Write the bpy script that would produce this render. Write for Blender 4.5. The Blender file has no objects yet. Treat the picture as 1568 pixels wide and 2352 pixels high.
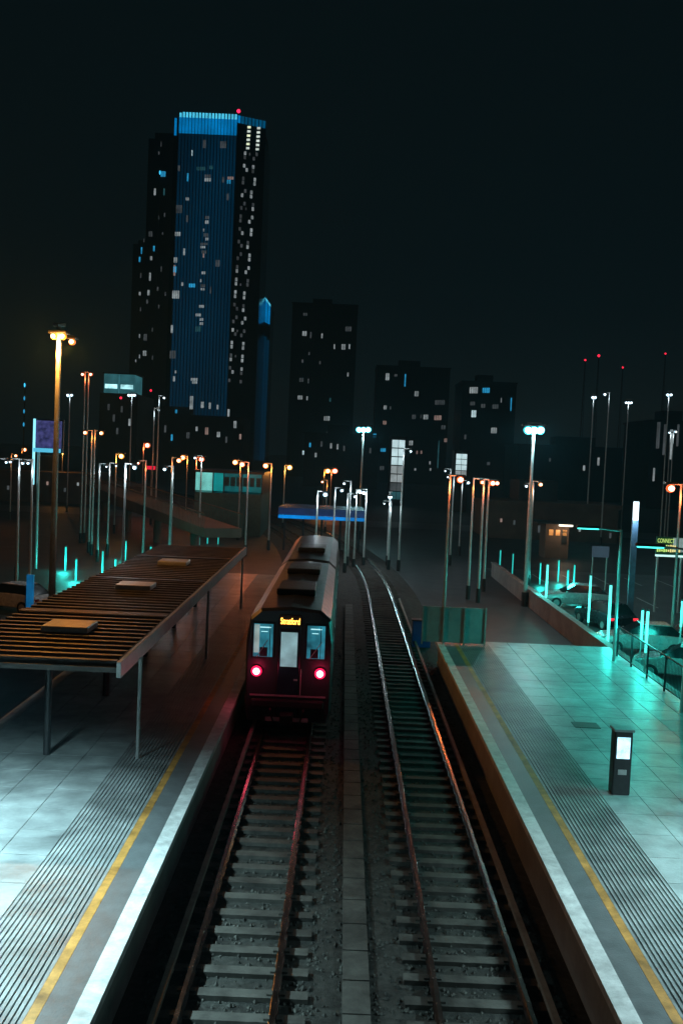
import bpy, math, random
from mathutils import Vector, Matrix
random.seed(7)
C = bpy.context.scene.collection
S = bpy.context.scene
R = math.radians

# ------------------------------------------------------------------ camera
H = 8.6
cd = bpy.data.cameras.new('camera')
cam = bpy.data.objects.new('camera', cd); C.objects.link(cam); S.camera = cam
cd.sensor_fit = 'VERTICAL'; cd.sensor_height = 36.0; cd.lens = 35.0
cd.clip_start = 0.1; cd.clip_end = 6000
CR = Matrix.Rotation(R(0.12), 4, 'Z') @ Matrix.Rotation(R(90 - 3.2), 4, 'X') @ Matrix.Rotation(R(2.5), 4, 'Z')
cam.matrix_world = Matrix.Translation((0, 0, H)) @ CR
F = 2352 * 35 / 36.0

def ray(px, py):
    """direction through a point of the photograph (1568 x 2352 scale)"""
    return CR.to_3x3() @ Vector(((px - 784) / F, -(py - 1176) / F, -1.0))
def at(px, py, D):
    d = ray(px, py); return Vector((0, 0, H)) + d * (D / d.y)
def on_plane(px, py, p, n):
    d = ray(px, py); o = Vector((0, 0, H)); return o + d * ((p - o).dot(n) / d.dot(n))
def yh(px): return 1048 + 0.0437 * (px - 795)

# ------------------------------------------------------------------ world and moonlight
w = bpy.data.worlds.new('World'); S.world = w; w.use_nodes = True
nt = w.node_tree; nt.nodes.clear()
out = nt.nodes.new('ShaderNodeOutputWorld'); bg = nt.nodes.new('ShaderNodeBackground')
sky = nt.nodes.new('ShaderNodeTexSky'); sky.sky_type = 'NISHITA'; sky.sun_disc = False
sky.sun_elevation = R(-7); sky.sun_rotation = R(40)
bg.inputs[1].default_value = 0.15
bg2 = nt.nodes.new('ShaderNodeBackground'); bg2.inputs[0].default_value = (0.0017, 0.0045, 0.0056, 1); bg2.inputs[1].default_value = 1.0
ad = nt.nodes.new('ShaderNodeAddShader')
nt.links.new(sky.outputs[0], bg.inputs[0]); nt.links.new(bg.outputs[0], ad.inputs[0]); nt.links.new(bg2.outputs[0], ad.inputs[1])
nt.links.new(ad.outputs[0], out.inputs[0])
sd = bpy.data.lights.new('moonlight', 'SUN'); sd.energy = 0.012; sd.angle = R(0.5); sd.color = (.6, .85, 1)
so = bpy.data.objects.new('moonlight', sd); C.objects.link(so); so.rotation_euler = (R(50), 0, R(40))
S.view_settings.view_transform = 'Standard'; S.view_settings.look = 'None'
S.view_settings.exposure = 0; S.view_settings.gamma = 1
S.render.engine = 'CYCLES'

# ------------------------------------------------------------------ materials
_m = {}
def mat(name, col, rough=.7, metal=0, var=.25, scale=3, bump=0, spec=.5, stretch=None):
    if name in _m: return _m[name]
    m = bpy.data.materials.new(name); m.use_nodes = True; n = m.node_tree.nodes; l = m.node_tree.links
    b = n['Principled BSDF']; b.inputs['Roughness'].default_value = rough; b.inputs['Metallic'].default_value = metal
    b.inputs['Specular IOR Level'].default_value = spec
    tc = n.new('ShaderNodeTexCoord'); mp = n.new('ShaderNodeMapping'); mp.inputs['Scale'].default_value = stretch or (1, 1, 1)
    no = n.new('ShaderNodeTexNoise'); no.inputs['Scale'].default_value = scale; no.inputs['Detail'].default_value = 6; no.inputs['Roughness'].default_value = .65
    ra = n.new('ShaderNodeValToRGB')
    ra.color_ramp.elements[0].position = .3; ra.color_ramp.elements[1].position = .7
    ra.color_ramp.elements[0].color = tuple(c * (1 - var) for c in col) + (1,)
    ra.color_ramp.elements[1].color = tuple(min(1, c * (1 + var)) for c in col) + (1,)
    l.new(tc.outputs['Object'], mp.inputs[0]); l.new(mp.outputs[0], no.inputs['Vector'])
    l.new(no.outputs['Fac'], ra.inputs[0])
    n3 = n.new('ShaderNodeTexNoise'); n3.inputs['Scale'].default_value = scale * .23; n3.inputs['Detail'].default_value = 8; n3.inputs['Distortion'].default_value = 1.2; n3.inputs['Roughness'].default_value = .7
    m3 = n.new('ShaderNodeMapRange'); m3.inputs[1].default_value = .36; m3.inputs[2].default_value = .56; m3.inputs[3].default_value = 1 - var * 1.3; m3.inputs[4].default_value = 1.0
    mx = n.new('ShaderNodeVectorMath'); mx.operation = 'SCALE'
    l.new(mp.outputs[0], n3.inputs['Vector']); l.new(n3.outputs['Fac'], m3.inputs[0]); l.new(ra.outputs[0], mx.inputs[0]); l.new(m3.outputs[0], mx.inputs['Scale'])
    l.new(mx.outputs[0], b.inputs['Base Color'])
    mr = n.new('ShaderNodeMapRange'); mr.inputs[3].default_value = max(.03, rough - .12); mr.inputs[4].default_value = min(1, rough + .15)
    l.new(no.outputs['Fac'], mr.inputs[0]); l.new(mr.outputs[0], b.inputs['Roughness'])
    if bump:
        n2 = n.new('ShaderNodeTexNoise'); n2.inputs['Scale'].default_value = scale * 8; n2.inputs['Detail'].default_value = 4
        bp = n.new('ShaderNodeBump'); bp.inputs['Strength'].default_value = bump; bp.inputs['Distance'].default_value = .03
        l.new(mp.outputs[0], n2.inputs['Vector']); l.new(n2.outputs['Fac'], bp.inputs['Height']); l.new(bp.outputs[0], b.inputs['Normal'])
    _m[name] = m; return m
def glow(name, col, s, var=0.0, scale=2, stretch=(1, 1, 1)):
    if name in _m: return _m[name]
    m = bpy.data.materials.new(name); m.use_nodes = True; n = m.node_tree.nodes; l = m.node_tree.links
    b = n['Principled BSDF']; b.inputs['Base Color'].default_value = tuple(min(.6, c * .5) for c in col) + (1,)
    b.inputs['Roughness'].default_value = .3
    b.inputs['Emission Color'].default_value = tuple(col) + (1,); b.inputs['Emission Strength'].default_value = s
    if var:
        tc = n.new('ShaderNodeTexCoord'); mp = n.new('ShaderNodeMapping'); mp.inputs['Scale'].default_value = stretch
        no = n.new('ShaderNodeTexNoise'); no.inputs['Scale'].default_value = scale; no.inputs['Detail'].default_value = 5
        mr = n.new('ShaderNodeMapRange'); mr.inputs[1].default_value = .3; mr.inputs[2].default_value = .7
        mr.inputs[3].default_value = s * (1 - var); mr.inputs[4].default_value = s * (1 + var)
        l.new(tc.outputs['Object'], mp.inputs[0]); l.new(mp.outputs[0], no.inputs['Vector']); l.new(no.outputs['Fac'], mr.inputs[0])
        l.new(mr.outputs[0], b.inputs['Emission Strength'])
    _m[name] = m; return m

M = dict(
    pole=mat('galvanised_steel', (.42, .44, .44), .4, .35, .15, 6),
    dark=mat('dark_metal', (.03, .032, .035), .45, .3, .2, 4),
    conc=mat('concrete', (.3, .31, .3), .75, 0, .2, 1.2, .25),
    ballast=mat('ballast', (.05, .052, .046), .85, 0, .55, 9, 1.0),
    rail=mat('rail_steel', (.42, .38, .34), .22, 1, .2, 5),
    sleeper=mat('sleeper_concrete', (.085, .085, .076), .8, 0, .45, 2.2, .3),
    asphalt=mat('asphalt', (.028, .030, .032), .55, 0, .3, .6, .3),
    white=mat('white_line_paint', (.7, .73, .72), .45, 0, .28, 3, .1),
    yellow=mat('yellow_line_paint', (.50, .25, .06), .5, 0, .4, 3, .1),
    rib=mat('ribbed_paving', (.25, .28, .285), .38, 0, .4, 1.6, .2),
    groove=mat('paving_groove', (.07, .08, .08), .6, 0, .2, 3),
    wall=mat('facade_dark', (.018, .021, .024), .5, 0, .3, .15),
    wall2=mat('facade_brown', (.14, .09, .065), .7, 0, .25, .5),
    glassdark=mat('dark_glazing', (.01, .03, .045), .12, 0, .3, .1),
    corr=mat('roof_sheet', (.10, .092, .088), .5, .2, .4, 1.5),
    trainred=mat('train_dark_paint', (.022, .026, .034), .35, 0, .1, 3),
    trainblue=mat('train_blue_paint', (.008, .018, .04), .3, 0, .1, 3),
    black=mat('black_rubber', (.012, .012, .013), .6, 0, .2, 6),
    carglass=mat('car_glass', (.01, .015, .017), .08, 0, .1, 2),
    panel=mat('hoarding_panel', (.3, .36, .37), .5, 0, .15, 1.5),
    bluepanel=mat('blue_hoarding', (.03, .11, .4), .45, 0, .2, 1),
)

# ------------------------------------------------------------------ mesh building
class MB:
    def __init__(s): s.v = []; s.f = []
    def box(s, a, b):
        (x0, y0, z0), (x1, y1, z1) = a, b; k = len(s.v)
        s.v += [(x, y, z) for z in (z0, z1) for (x, y) in ((x0, y0), (x1, y0), (x1, y1), (x0, y1))]
        s.f += [tuple(k + i for i in q) for q in ((3, 2, 1, 0), (4, 5, 6, 7), (0, 1, 5, 4), (1, 2, 6, 5), (2, 3, 7, 6), (3, 0, 4, 7))]
        return s
    def cbox(s, c, d): return s.box([c[i] - d[i] / 2 for i in range(3)], [c[i] + d[i] / 2 for i in range(3)])
    def prism(s, pts, z0, z1):
        """polygon footprint [(x,y)] counter-clockwise, z0/z1 number or list"""
        n = len(pts); k = len(s.v)
        t = z1 if isinstance(z1, (list, tuple)) else [z1] * n
        s.v += [(x, y, z0) for x, y in pts] + [(p[0], p[1], t[i]) for i, p in enumerate(pts)]
        s.f.append(tuple(k + n - 1 - i for i in range(n))); s.f.append(tuple(k + n + i for i in range(n)))
        for i in range(n): j = (i + 1) % n; s.f.append((k + i, k + j, k + n + j, k + n + i))
        return s
    def tube(s, p0, p1, r0, r1=None, n=10, cap=True):
        p0 = Vector(p0); p1 = Vector(p1); r1 = r0 if r1 is None else r1
        d = (p1 - p0).normalized(); u = d.orthogonal().normalized(); v = d.cross(u); k = len(s.v)
        for p, r in ((p0, r0), (p1, r1)):
            for i in range(n): a = 2 * math.pi * i / n; s.v.append(tuple(p + u * (r * math.cos(a)) + v * (r * math.sin(a))))
        for i in range(n): j = (i + 1) % n; s.f.append((k + i, k + j, k + n + j, k + n + i))
        if cap: s.f.append(tuple(k + n - 1 - i for i in range(n))); s.f.append(tuple(k + n + i for i in range(n)))
        return s
    def path(s, pts, r, n=8):
        for a, b in zip(pts[:-1], pts[1:]): s.tube(a, b, r, r, n)
        return s
    def ball(s, c, r, sc=(1, 1, 1), n=12, m=8):
        k = len(s.v); c = Vector(c)
        s.v.append((c.x, c.y, c.z + r * sc[2]))
        for i in range(1, m):
            t = math.pi * i / m
            for j in range(n):
                a = 2 * math.pi * j / n
                s.v.append((c.x + r * sc[0] * math.sin(t) * math.cos(a), c.y + r * sc[1] * math.sin(t) * math.sin(a), c.z + r * sc[2] * math.cos(t)))
        s.v.append((c.x, c.y, c.z - r * sc[2])); e = len(s.v) - 1
        for j in range(n):
            q = (j + 1) % n; s.f.append((k, k + 1 + j, k + 1 + q)); s.f.append((e, k + 1 + (m - 2) * n + q, k + 1 + (m - 2) * n + j))
            for i in range(m - 2):
                a = k + 1 + i * n; s.f.append((a + j, a + n + j, a + n + q, a + q))
        return s
    def quadp(s, a, b, c, d, t):
        """flat panel with corners a b c d (facing camera side) and thickness vector t"""
        k = len(s.v); P = [Vector(x) for x in (a, b, c, d)]
        s.v += [tuple(p) for p in P] + [tuple(p + t) for p in P]
        s.f += [tuple(k + i for i in q) for q in ((0, 1, 2, 3), (7, 6, 5, 4), (0, 4, 5, 1), (1, 5, 6, 2), (2, 6, 7, 3), (3, 7, 4, 0))]
        return s
    def build(s, name, m, parent=None, smooth=False, bevel=0, origin=None):
        me = bpy.data.meshes.new(name)
        o = Vector(origin) if origin is not None else None
        vs = s.v
        if parent is not None and origin is None: o = Vector(parent.get('_o', (0, 0, 0)))
        if o is not None: vs = [(v[0] - o.x, v[1] - o.y, v[2] - o.z) for v in vs]
        me.from_pydata(vs, [], s.f); me.validate(); me.update()
        me.materials.append(m)
        if smooth:
            for p in me.polygons: p.use_smooth = True
        ob = bpy.data.objects.new(name, me); C.objects.link(ob)
        if parent is not None: ob.parent = parent; ob['_o'] = parent.get('_o', (0, 0, 0))
        elif origin is not None: ob.location = o; ob['_o'] = tuple(o)
        if bevel:
            b = ob.modifiers.new('bevel', 'BEVEL'); b.width = bevel; b.segments = 2; b.limit_method = 'ANGLE'
        return ob

def tag(o, label, cat, group=None, kind=None):
    o['label'] = label; o['category'] = cat
    if group: o['group'] = group
    if kind: o['kind'] = kind
    return o
def thing(name, label, cat, loc, group=None):
    o = bpy.data.objects.new(name, None); C.objects.link(o); o.location = loc; o['_o'] = tuple(loc)
    o.empty_display_size = .2
    return tag(o, label, cat, group)
def struct(name, mb, m): o = mb.build(name, m); o['kind'] = 'structure'; return o
def light(parent, loc, kind, energy, col, size=.2, rot=None, spot=None):
    d = bpy.data.lights.new('bulb', kind); d.energy = energy; d.color = col
    if kind == 'SPOT': d.spot_size = spot or R(150); d.spot_blend = .6
    d.shadow_soft_size = size
    o = bpy.data.objects.new('bulb', d); C.objects.link(o); o.parent = parent
    o.location = Vector(loc) - Vector(parent.get('_o', (0, 0, 0)))
    if rot: o.rotation_euler = rot
    return o

# ------------------------------------------------------------------ ground and tracks
LE, RE = -3.06, 4.14           # platform edges
TL, TR = -1.46, 2.54           # track centres
PZ = 1.0
def bend(y): return 0.0 if y < 60 else -(y - 60) ** 2 / 500.0
struct('ground', MB().box((-2500, -300, -.6), (2500, 5200, -.30)), M['asphalt'])

b = MB(); ys = [-6 + 3 * i for i in range(82)]
k0 = len(b.v)
for y in ys:
    d = bend(y); b.v += [(LE - .9 + d, y, -.29), (LE + .1 + d, y, -.13), (RE - .1 + d, y, -.13), (RE + .9 + d, y, -.29)]
for i in range(len(ys) - 1):
    for j in range(3): a = i * 4 + j; b.f.append((a, a + 1, a + 5, a + 4))
struct('trackbed', b, M['ballast'])
# loose stones, so that the ballast has relief near the camera
b = MB(); rs = random.Random(3)
for i in range(9000):
    y = 11 + 34 * rs.random() ** 1.6; x = rs.uniform(LE + .1, RE - .1); r = rs.uniform(.018, .05)
    k = len(b.v); c = Vector((x, y, -.13 + r * .3))
    for q in ((1, 0, 0), (-1, 0, 0), (0, 1, 0), (0, -1, 0), (0, 0, 1)):
        b.v.append(tuple(c + Vector(q) * r * rs.uniform(.6, 1.3)))
    b.f += [(k + 4, k, k + 2), (k + 4, k + 2, k + 1), (k + 4, k + 1, k + 3), (k + 4, k + 3, k)]
o = b.build('ballast_stones', mat('stone', (.085, .085, .075), .8, 0, .6, 4)); tag(o, 'loose grey ballast stones lying between the rails and sleepers', 'ballast', kind='stuff')

rs_ = random.Random(5)
def sleepers(cx):
    b = MB(); y = -2.0
    while y < 120:
        d = bend(y); b.cbox((cx + d + rs_.uniform(-.03, .03), y + rs_.uniform(-.02, .02), -.115 + rs_.uniform(-.006, .006)), (2.4, .25 + rs_.uniform(-.015, .015), .13)); y += .7
    return b
for cx, side in ((TL, 'left'), (TR, 'right')):
    t = thing('railway_track', 'pair of steel rails on concrete sleepers beside the %s platform' % side, 'track', (cx, 0, 0))
    b = sleepers(cx); y = -2.0
    while y < 60:      # rail fastenings stand on the sleepers
        for s_ in (-1, 1):
            for q in (-1, 1): b.cbox((cx + s_ * .7175 + q * .1, y, -.035), (.09, .12, .035))
        y += .7
    b.build('sleeper_row', M['sleeper'], t)
    for s in (-1, 1):
        b = MB(); x = cx + s * .7175
        prof = [(-.07, -.05), (.07, -.05), (.07, -.035), (.012, -.02), (.012, .06), (.036, .07), (.036, .11), (-.036, .11), (-.036, .07), (-.012, .06), (-.012, -.02), (-.07, -.035)]
        yy = [-6, 60] + [60 + 4 * i for i in range(1, 40)]; n = len(prof)
        for y in yy: b.v += [(x + px + bend(y), y, z) for px, z in prof]
        for i in range(len(yy) - 1):
            for j in range(n): q = (j + 1) % n; b.f.append((i * n + j, i * n + q, (i + 1) * n + q, (i + 1) * n + j))
        b.build('rail', M['rail'], t)
    # conductor rail outside the running rails
    b = MB(); x = cx + (-1.05 if side == 'left' else 1.05); b.box((x - .05, -6, .06), (x + .05, 60, .17))
    for i in range(22): b.box((x - .03, -5 + 3 * i, -.05), (x + .03, -4.9 + 3 * i, .06))
    b.build('conductor_rail', mat('cover_board', (.35, .33, .28), .5), t)

# ------------------------------------------------------------------ platforms
def platform(side, label, x0, xo, y1):
    """x0 = edge over the track, xo = outer side"""
    s = 1 if xo > x0 else -1
    t = thing('station_platform', label, 'platform', (x0, 0, 0))
    def bx(a, c, z0, z1, y0=-6, y2=y1):
        return MB().box((min(a, c), y0, z0), (max(a, c), y2, z1))
    bx(x0 + s * .12, xo, -.30, PZ - .02).build('platform_body', M['conc'], t)
    bx(x0 - s * .02, x0 + s * .27, PZ - .14, PZ).build('edge_coping', M['white'], t)
    # smooth strip, then ribbed tactile paving, yellow line
    bx(x0 + s * .27, x0 + s * .70, PZ - .02, PZ - .004).build('warning_strip', mat('strip_paving', (.13, .145, .15), .4, 0, .2, 3, .15), t)
    bx(x0 + s * .70, x0 + s * .86, PZ - .02, PZ).build('yellow_line', M['yellow'], t)
    b = MB(); x = .86
    while x < 2.1:
        b.box((min(x0 + s * x, x0 + s * (x + .05)), -6, PZ - .02), (max(x0 + s * x, x0 + s * (x + .05)), y1, PZ + .004)); x += .085
    b.build('ribbed_paving', M['rib'], t)
    # slab paving with joints
    b = MB(); y = -6.0; n = 0
    while y < y1 - .1:
        xx = x0 + s * 2.12; e = 0
        while abs(xx - xo) > .05 and e < 14:
            x2 = xx + s * .9
            if (x2 - xo) * s > 0: x2 = xo
            b.box((min(xx, x2) + .008, y + .008, PZ - .02), (max(xx, x2) - .008, min(y1, y + 1.2) - .008, PZ)); xx = x2; e += 1
        y += 1.2
    b.build('paving_slabs', mat('paving_slab', (.28, .32, .325), .36, 0, .42, 1.1, .2), t)
    b = MB(); x = (xo - s * .06)
    b.build('x', M['dark']) if False else None
    return t
platform('left', 'left station platform with ribbed grey paving, white edge and amber line', LE, -9.6, 62)
platform('right', 'right station platform lit teal farther off, with white edge and amber line', RE, 11.5, 42)

def small(name, label, cat, mb, m, group=None):
    o = mb.build(name, m); return tag(o, label, cat, group)
for (x, y, lab) in ((-6.6, 15.2, 'square dark steel cover in the left platform paving near the front'), (6.9, 17.5, 'square dark steel cover in the right platform paving near the front'), (7.4, 29.0, 'square dark steel cover in the teal-lit paving')):
    small('access_cover', lab, 'access cover', MB().cbox((x, y, PZ + .006), (.75, .6, .012)), M['groove'])
for sx, lab in ((.54, 'long concrete cable trough between the two tracks'),):
    b = MB(); y = -4
    while y < 58: b.box((sx - .22, y, -.14), (sx + .22, y + .96, -.02)); y += 1.0
    small('cable_trough', lab, 'cable trough', b, M['sleeper'])
def fence(name, label, x, y0, y1, z, h=1.25):
    t = thing(name, label, 'fence', (x, y0, z))
    n = int((y1 - y0) / 2)
    for i in range(n + 1):
        MB().cbox((x, y0 + 2 * i, z + h / 2), (.06, .06, h)).build('fence_post', M['dark'], t)
    b = MB()
    for zz in (.12, h - .05): b.box((x - .02, y0, z + zz), (x + .02, y1, z + zz + .04))
    b.build('fence_rail', M['dark'], t)
    b = MB(); y = y0 + .14
    while y < y1 - .05: b.tube((x, y, z + .14), (x, y, z + h - .04), .009, n=5, cap=False); y += .14
    b.build('fence_bars', M['dark'], t)
fence('railing', 'dark metal railing along the outer side of the left platform', -9.4, 4, 60, PZ)
fence('railing', 'dark metal railing along the outer side of the right platform', 11.3, 4, 40, PZ)

# canopy on the left platform, its roof sheet ribbed crosswise
t = thing('platform_canopy', 'long platform shelter on the left whose ribbed roof glows brown', 'shelter', (-7.0, 34, PZ))
MB().prism([(-9.2, 22), (-4.9, 22), (-4.9, 50), (-9.2, 50)], 3.55, 3.67).build('roof', M['corr'], t)
b = MB(); y = 22.2
while y < 49.9: b.box((-9.15, y, 3.67), (-4.95, y + .16, 3.78)); y += .55
b.build('roof_ribs', M['corr'], t)
MB().box((-4.9, 21.95, 3.45), (-4.8, 50.05, 3.8)).build('gutter', M['pole'], t)
for y in (24, 30, 36, 42, 48):
    MB().tube((-7.0, y, PZ), (-7.0, y, 3.55), .09).build('column', M['dark'], t)
for y in (28.3, 36.2, 44.1): MB().box((-9.18, y, 3.67), (-4.92, y + .35, 3.8)).build('roof_joint', M['dark'], t)
for y in (25.2, 33.4, 41.0): MB().box((-7.6, y, 3.78), (-6.4, y + 1.1, 3.95)).build('roof_vent', M['pole'], t, bevel=.03)
MB().tube((-4.86, 22, 3.86), (-4.86, 50, 3.86), .02, n=6).build('cable', M['black'], t)
for y in (24, 36, 48): MB().tube((-4.78, y, PZ), (-4.78, y, 3.5), .045, n=8).build('downpipe', M['pole'], t)
MB().box((-9.1, 23, PZ + .1), (-9.02, 49, 3.4)).build('back_panel', M['glassdark'], t)

# equipment screen at the far end of the right platform
p = at(972, 1392, 41); q = at(1116, 1392, 41)
t = thing('platform_screen', 'plain teal-lit screen standing across the far end of the right platform', 'screen', (p.x, 41, PZ))
MB().box((p.x, 41, PZ + .08), (q.x, 41.06, p.z)).build('screen_panel', M['panel'], t)
for i in range(4):
    x = p.x + (q.x - p.x) * i / 3; MB().cbox((x, 40.97, (PZ + p.z) / 2), (.06, .06, p.z - PZ + .06)).build('screen_post', M['pole'], t)
# ticket machine
p = at(1420, 1815, 23); x, y = p.x, 23
t = thing('ticket_machine', 'slim ticket machine with a pale blue lit screen on the right platform', 'ticket machine', (x, y, PZ))
MB().cbox((x, y, PZ + .75), (.42, .35, 1.5)).build('cabinet', M['dark'], t, bevel=.03)
MB().cbox((x, y - .18, PZ + 1.12), (.3, .02, .5)).build('screen', glow('bluewhite_screen', (.45, .8, 1), 1.6, .5, 8), t)
MB().cbox((x, y - .18, PZ + .55), (.2, .02, .12)).build('ticket_tray', M['pole'], t)
MB().cbox((x, y, PZ + 1.53), (.48, .42, .06)).build('hood', M['panel'], t, bevel=.01)

# ------------------------------------------------------------------ train
X0, Y0 = TL, 30.0
t = thing('train', 'dark light-rail train seen from behind with two red tail lights', 'train', (X0, Y0, 0))
hw = 1.32
def ring(y, ins, zt=3.95):
    w_ = hw - ins
    return [(X0 - w_ * .94, y, .45), (X0 + w_ * .94, y, .45), (X0 + w_, y, .8), (X0 + w_, y, 2.9), (X0 + w_ * .93, y, zt - .35), (X0 + w_ * .7, y, zt - .08), (X0, y, zt),
            (X0 - w_ * .7, y, zt - .08), (X0 - w_ * .93, y, zt - .35), (X0 - w_, y, 2.9), (X0 - w_, y, .8)]
def car_body(y0, y1):
    b = MB(); rr = [ring(y0, .06, 3.88), ring(y0 + .18, 0), ring(y1 - .18, 0), ring(y1, .06, 3.88)]
    n = 11
    for r_ in rr: b.v += r_
    for i in range(3):
        for j in range(n): q = (j + 1) % n; b.f.append((i * n + j, i * n + q, (i + 1) * n + q, (i + 1) * n + j))
    b.f.append(tuple(range(n - 1, -1, -1))); b.f.append(tuple(range(3 * n, 4 * n)))
    return b
car_body(Y0, Y0 + 13.8).build('body', M['trainred'], t)
car_body(Y0 + 14.4, Y0 + 28).build('body', M['trainred'], t)
MB().box((X0 - 1.1, Y0 + 13.8, .7), (X0 + 1.1, Y0 + 14.4, 3.5)).build('gangway', M['black'], t)
yf = Y0
MB().cbox((X0, yf - .01, 2.05), (.66, .06, 3.0)).build('door', M['trainblue'], t, bevel=.02)
wl = glow('train_window_light', (.04, .34, .46), .42, .75, 2.6)
for dx, w_ in ((-.80, .58), (.80, .54)):
    f = MB().cbox((X0 + dx, yf - .02, 2.93), (w_ + .12, .05, 1.13)).build('window_frame', M['black'], t, bevel=.02)
    MB().cbox((X0 + dx, yf - .055, 2.93), (w_, .02, 1.0)).build('window', wl, f)
    if dx < 0: MB().cbox((X0 + dx - .2, yf - .072, 2.98), (.16, .012, .86)).build('painted_reflection', glow('pale_reflection_glow', (.5, .68, .66), .45, .3, 3), f)  # pale glowing strip paints a reflection onto the left cab window
dk = mat('cab_interior', (.01, .03, .04), .6); cl = glow('cab_ceiling_lamp', (.5, .95, 1), 1.1)
for dx in (-.74, .80):
    b_ = MB(); b_.cbox((X0 + dx, yf - .07, 3.33), (.34, .012, .03)); b_.cbox((X0 + dx - .03, yf - .07, 3.2), (.2, .012, .02)); b_.build('ceiling_lamp', cl, t)
    MB().box((X0 + dx - .16, yf - .078, 2.44), (X0 + dx + .08, yf - .066, 2.72)).build('seat_back', dk, t, bevel=.01)
    MB().tube((X0 + dx + .14, yf - .072, 2.44), (X0 + dx + .14, yf - .072, 3.4), .012, n=6).build('grab_pole', dk, t)
f = MB().cbox((X0 - .01, yf - .05, 2.72), (.56, .04, 1.2)).build('door_window_frame', M['black'], t)
MB().cbox((X0 - .01, yf - .08, 2.68), (.5, .02, 1.05)).build('door_window', glow('door_window_light', (.30, .52, .56), .62, .35, 3), f)
f = MB().cbox((X0, yf - .05, 3.56), (.66, .09, .36)).build('destination_display', M['black'], t)
def text(txt, size, loc, m, parent, name='lettering', ext=.006, width=None):
    cu = bpy.data.curves.new('t', 'FONT'); cu.body = txt; cu.size = size; cu.extrude = ext; cu.align_x = 'LEFT'
    to = bpy.data.objects.new('t', cu); C.objects.link(to)
    dg = bpy.context.evaluated_depsgraph_get(); me = bpy.data.meshes.new_from_object(to.evaluated_get(dg))
    bpy.data.objects.remove(to); me.name = name
    xs = [v.co.x for v in me.vertices]; sx = (width / (max(xs) - min(xs))) if width else 1
    x0 = min(xs); po = Vector(parent.get('_o', (0, 0, 0)))
    for v in me.vertices:
        c = v.co.copy(); v.co = Vector(((c.x - x0) * sx, -c.z, c.y)) + Vector(loc) - po
    me.materials.clear(); me.materials.append(m)
    ob = bpy.data.objects.new(name, me); C.objects.link(ob); ob.parent = parent
    return ob
text('Stratford', .27, (X0 - .29, yf - .108, 3.46), glow('led_orange', (1, .42, .06), 7), f, 'led_lettering', width=.58)
for dx in (-.97, .96):
    h_ = MB().tube((X0 + dx, yf + .02, 1.98), (X0 + dx, yf - .07, 1.98), .19, .19, 16).build('lamp_housing', M['black'], t)
    MB().ball((X0 + dx, yf - .07, 1.98), .165, (1, .4, 1)).build('tail_light_rim', glow('tail_red', (1, .01, .07), 2.2), h_, True)
    MB().ball((X0 + dx, yf - .115, 1.98), .105, (1, .4, 1)).build('tail_light', glow('tail_core', (1, .35, .4), 8), h_, True)
    light(t, (X0 + dx, yf - .6, 1.98), 'POINT', 9, (1, .03, .12), .1)
MB().cbox((X0, yf - .09, 1.02), (2.2, .22, .26)).build('bumper', M['dark'], t, bevel=.05)
MB().cbox((X0, yf - .25, .62), (.4, .5, .3)).build('coupler', M['dark'], t, bevel=.04)
MB().tube((X0 + .38, yf - .12, 1.3), (X0 + .38, yf - .12, 2.1), .015).build('grab_rail', M['pole'], t)
MB().tube((X0 + .62, yf - .08, 2.42), (X0 + .98, yf - .08, 2.95), .012).build('wiper', M['pole'], t)
MB().tube((X0 - .98, yf - .08, 2.42), (X0 - .66, yf - .08, 2.95), .012).build('wiper', M['pole'], t)
for dx in (-.36, .36): MB().cbox((X0 + dx, yf - .03, 2.05), (.025, .05, 3.0)).build('door_seal', M['black'], t)
MB().cbox((X0 + .22, yf - .06, 1.75), (.12, .05, .05)).build('door_handle', M['pole'], t)
MB().cbox((X0, yf - .06, 1.25), (2.3, .03, .05)).build('trim_strip', M['pole'], t)
MB().cbox((X0, yf - .05, .52), (1.3, .06, .12)).build('obstacle_deflector', M['pole'], t)
for dx in (-.5, .5): MB().path([(X0 + dx, yf - .08, 1.0), (X0 + dx, yf - .25, .8), (X0 + dx * .8, yf - .18, .45)], .025).build('brake_hose', M['black'], t)
for yy in (Y0 + 2.2, Y0 + 11.2, Y0 + 16.8, Y0 + 25.4):
    bb = MB()
    for dy in (-.9, .9):
        for s in (-1, 1): bb.tube((X0 + s * .66, yy + dy, .45), (X0 + s * .78, yy + dy, .45), .35, .35, 18)
    bb.cbox((X0, yy, .5), (1.9, 2.6, .2)); bb.build('bogie', M['dark'], t)
sg = glow('side_window_dim', (.07, .16, .18), .18, .5, 1.5)
for k in range(2):
    for i in range(4):
        y = Y0 + 1.7 + 3.3 * i + 14.2 * k
        for s in (-1, 1): MB().cbox((X0 + s * (hw + .004), y, 2.35), (.02, 1.5, .9)).build('side_window', sg, t)
for k in range(2):
    for yy in (Y0 + 3.3 + 14.2 * k, Y0 + 9.9 + 14.2 * k):
        for s in (-1, 1): MB().cbox((X0 + s * (hw + .006), yy, 1.95), (.025, 1.3, 2.0)).build('side_door', M['trainblue'], t)
for yy in (Y0 + 4, Y0 + 10, Y0 + 19):
    MB().cbox((X0, yy, 4.02), (1.3, 2.2, .22)).build('roof_unit', M['dark'], t, bevel=.05)

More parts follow.
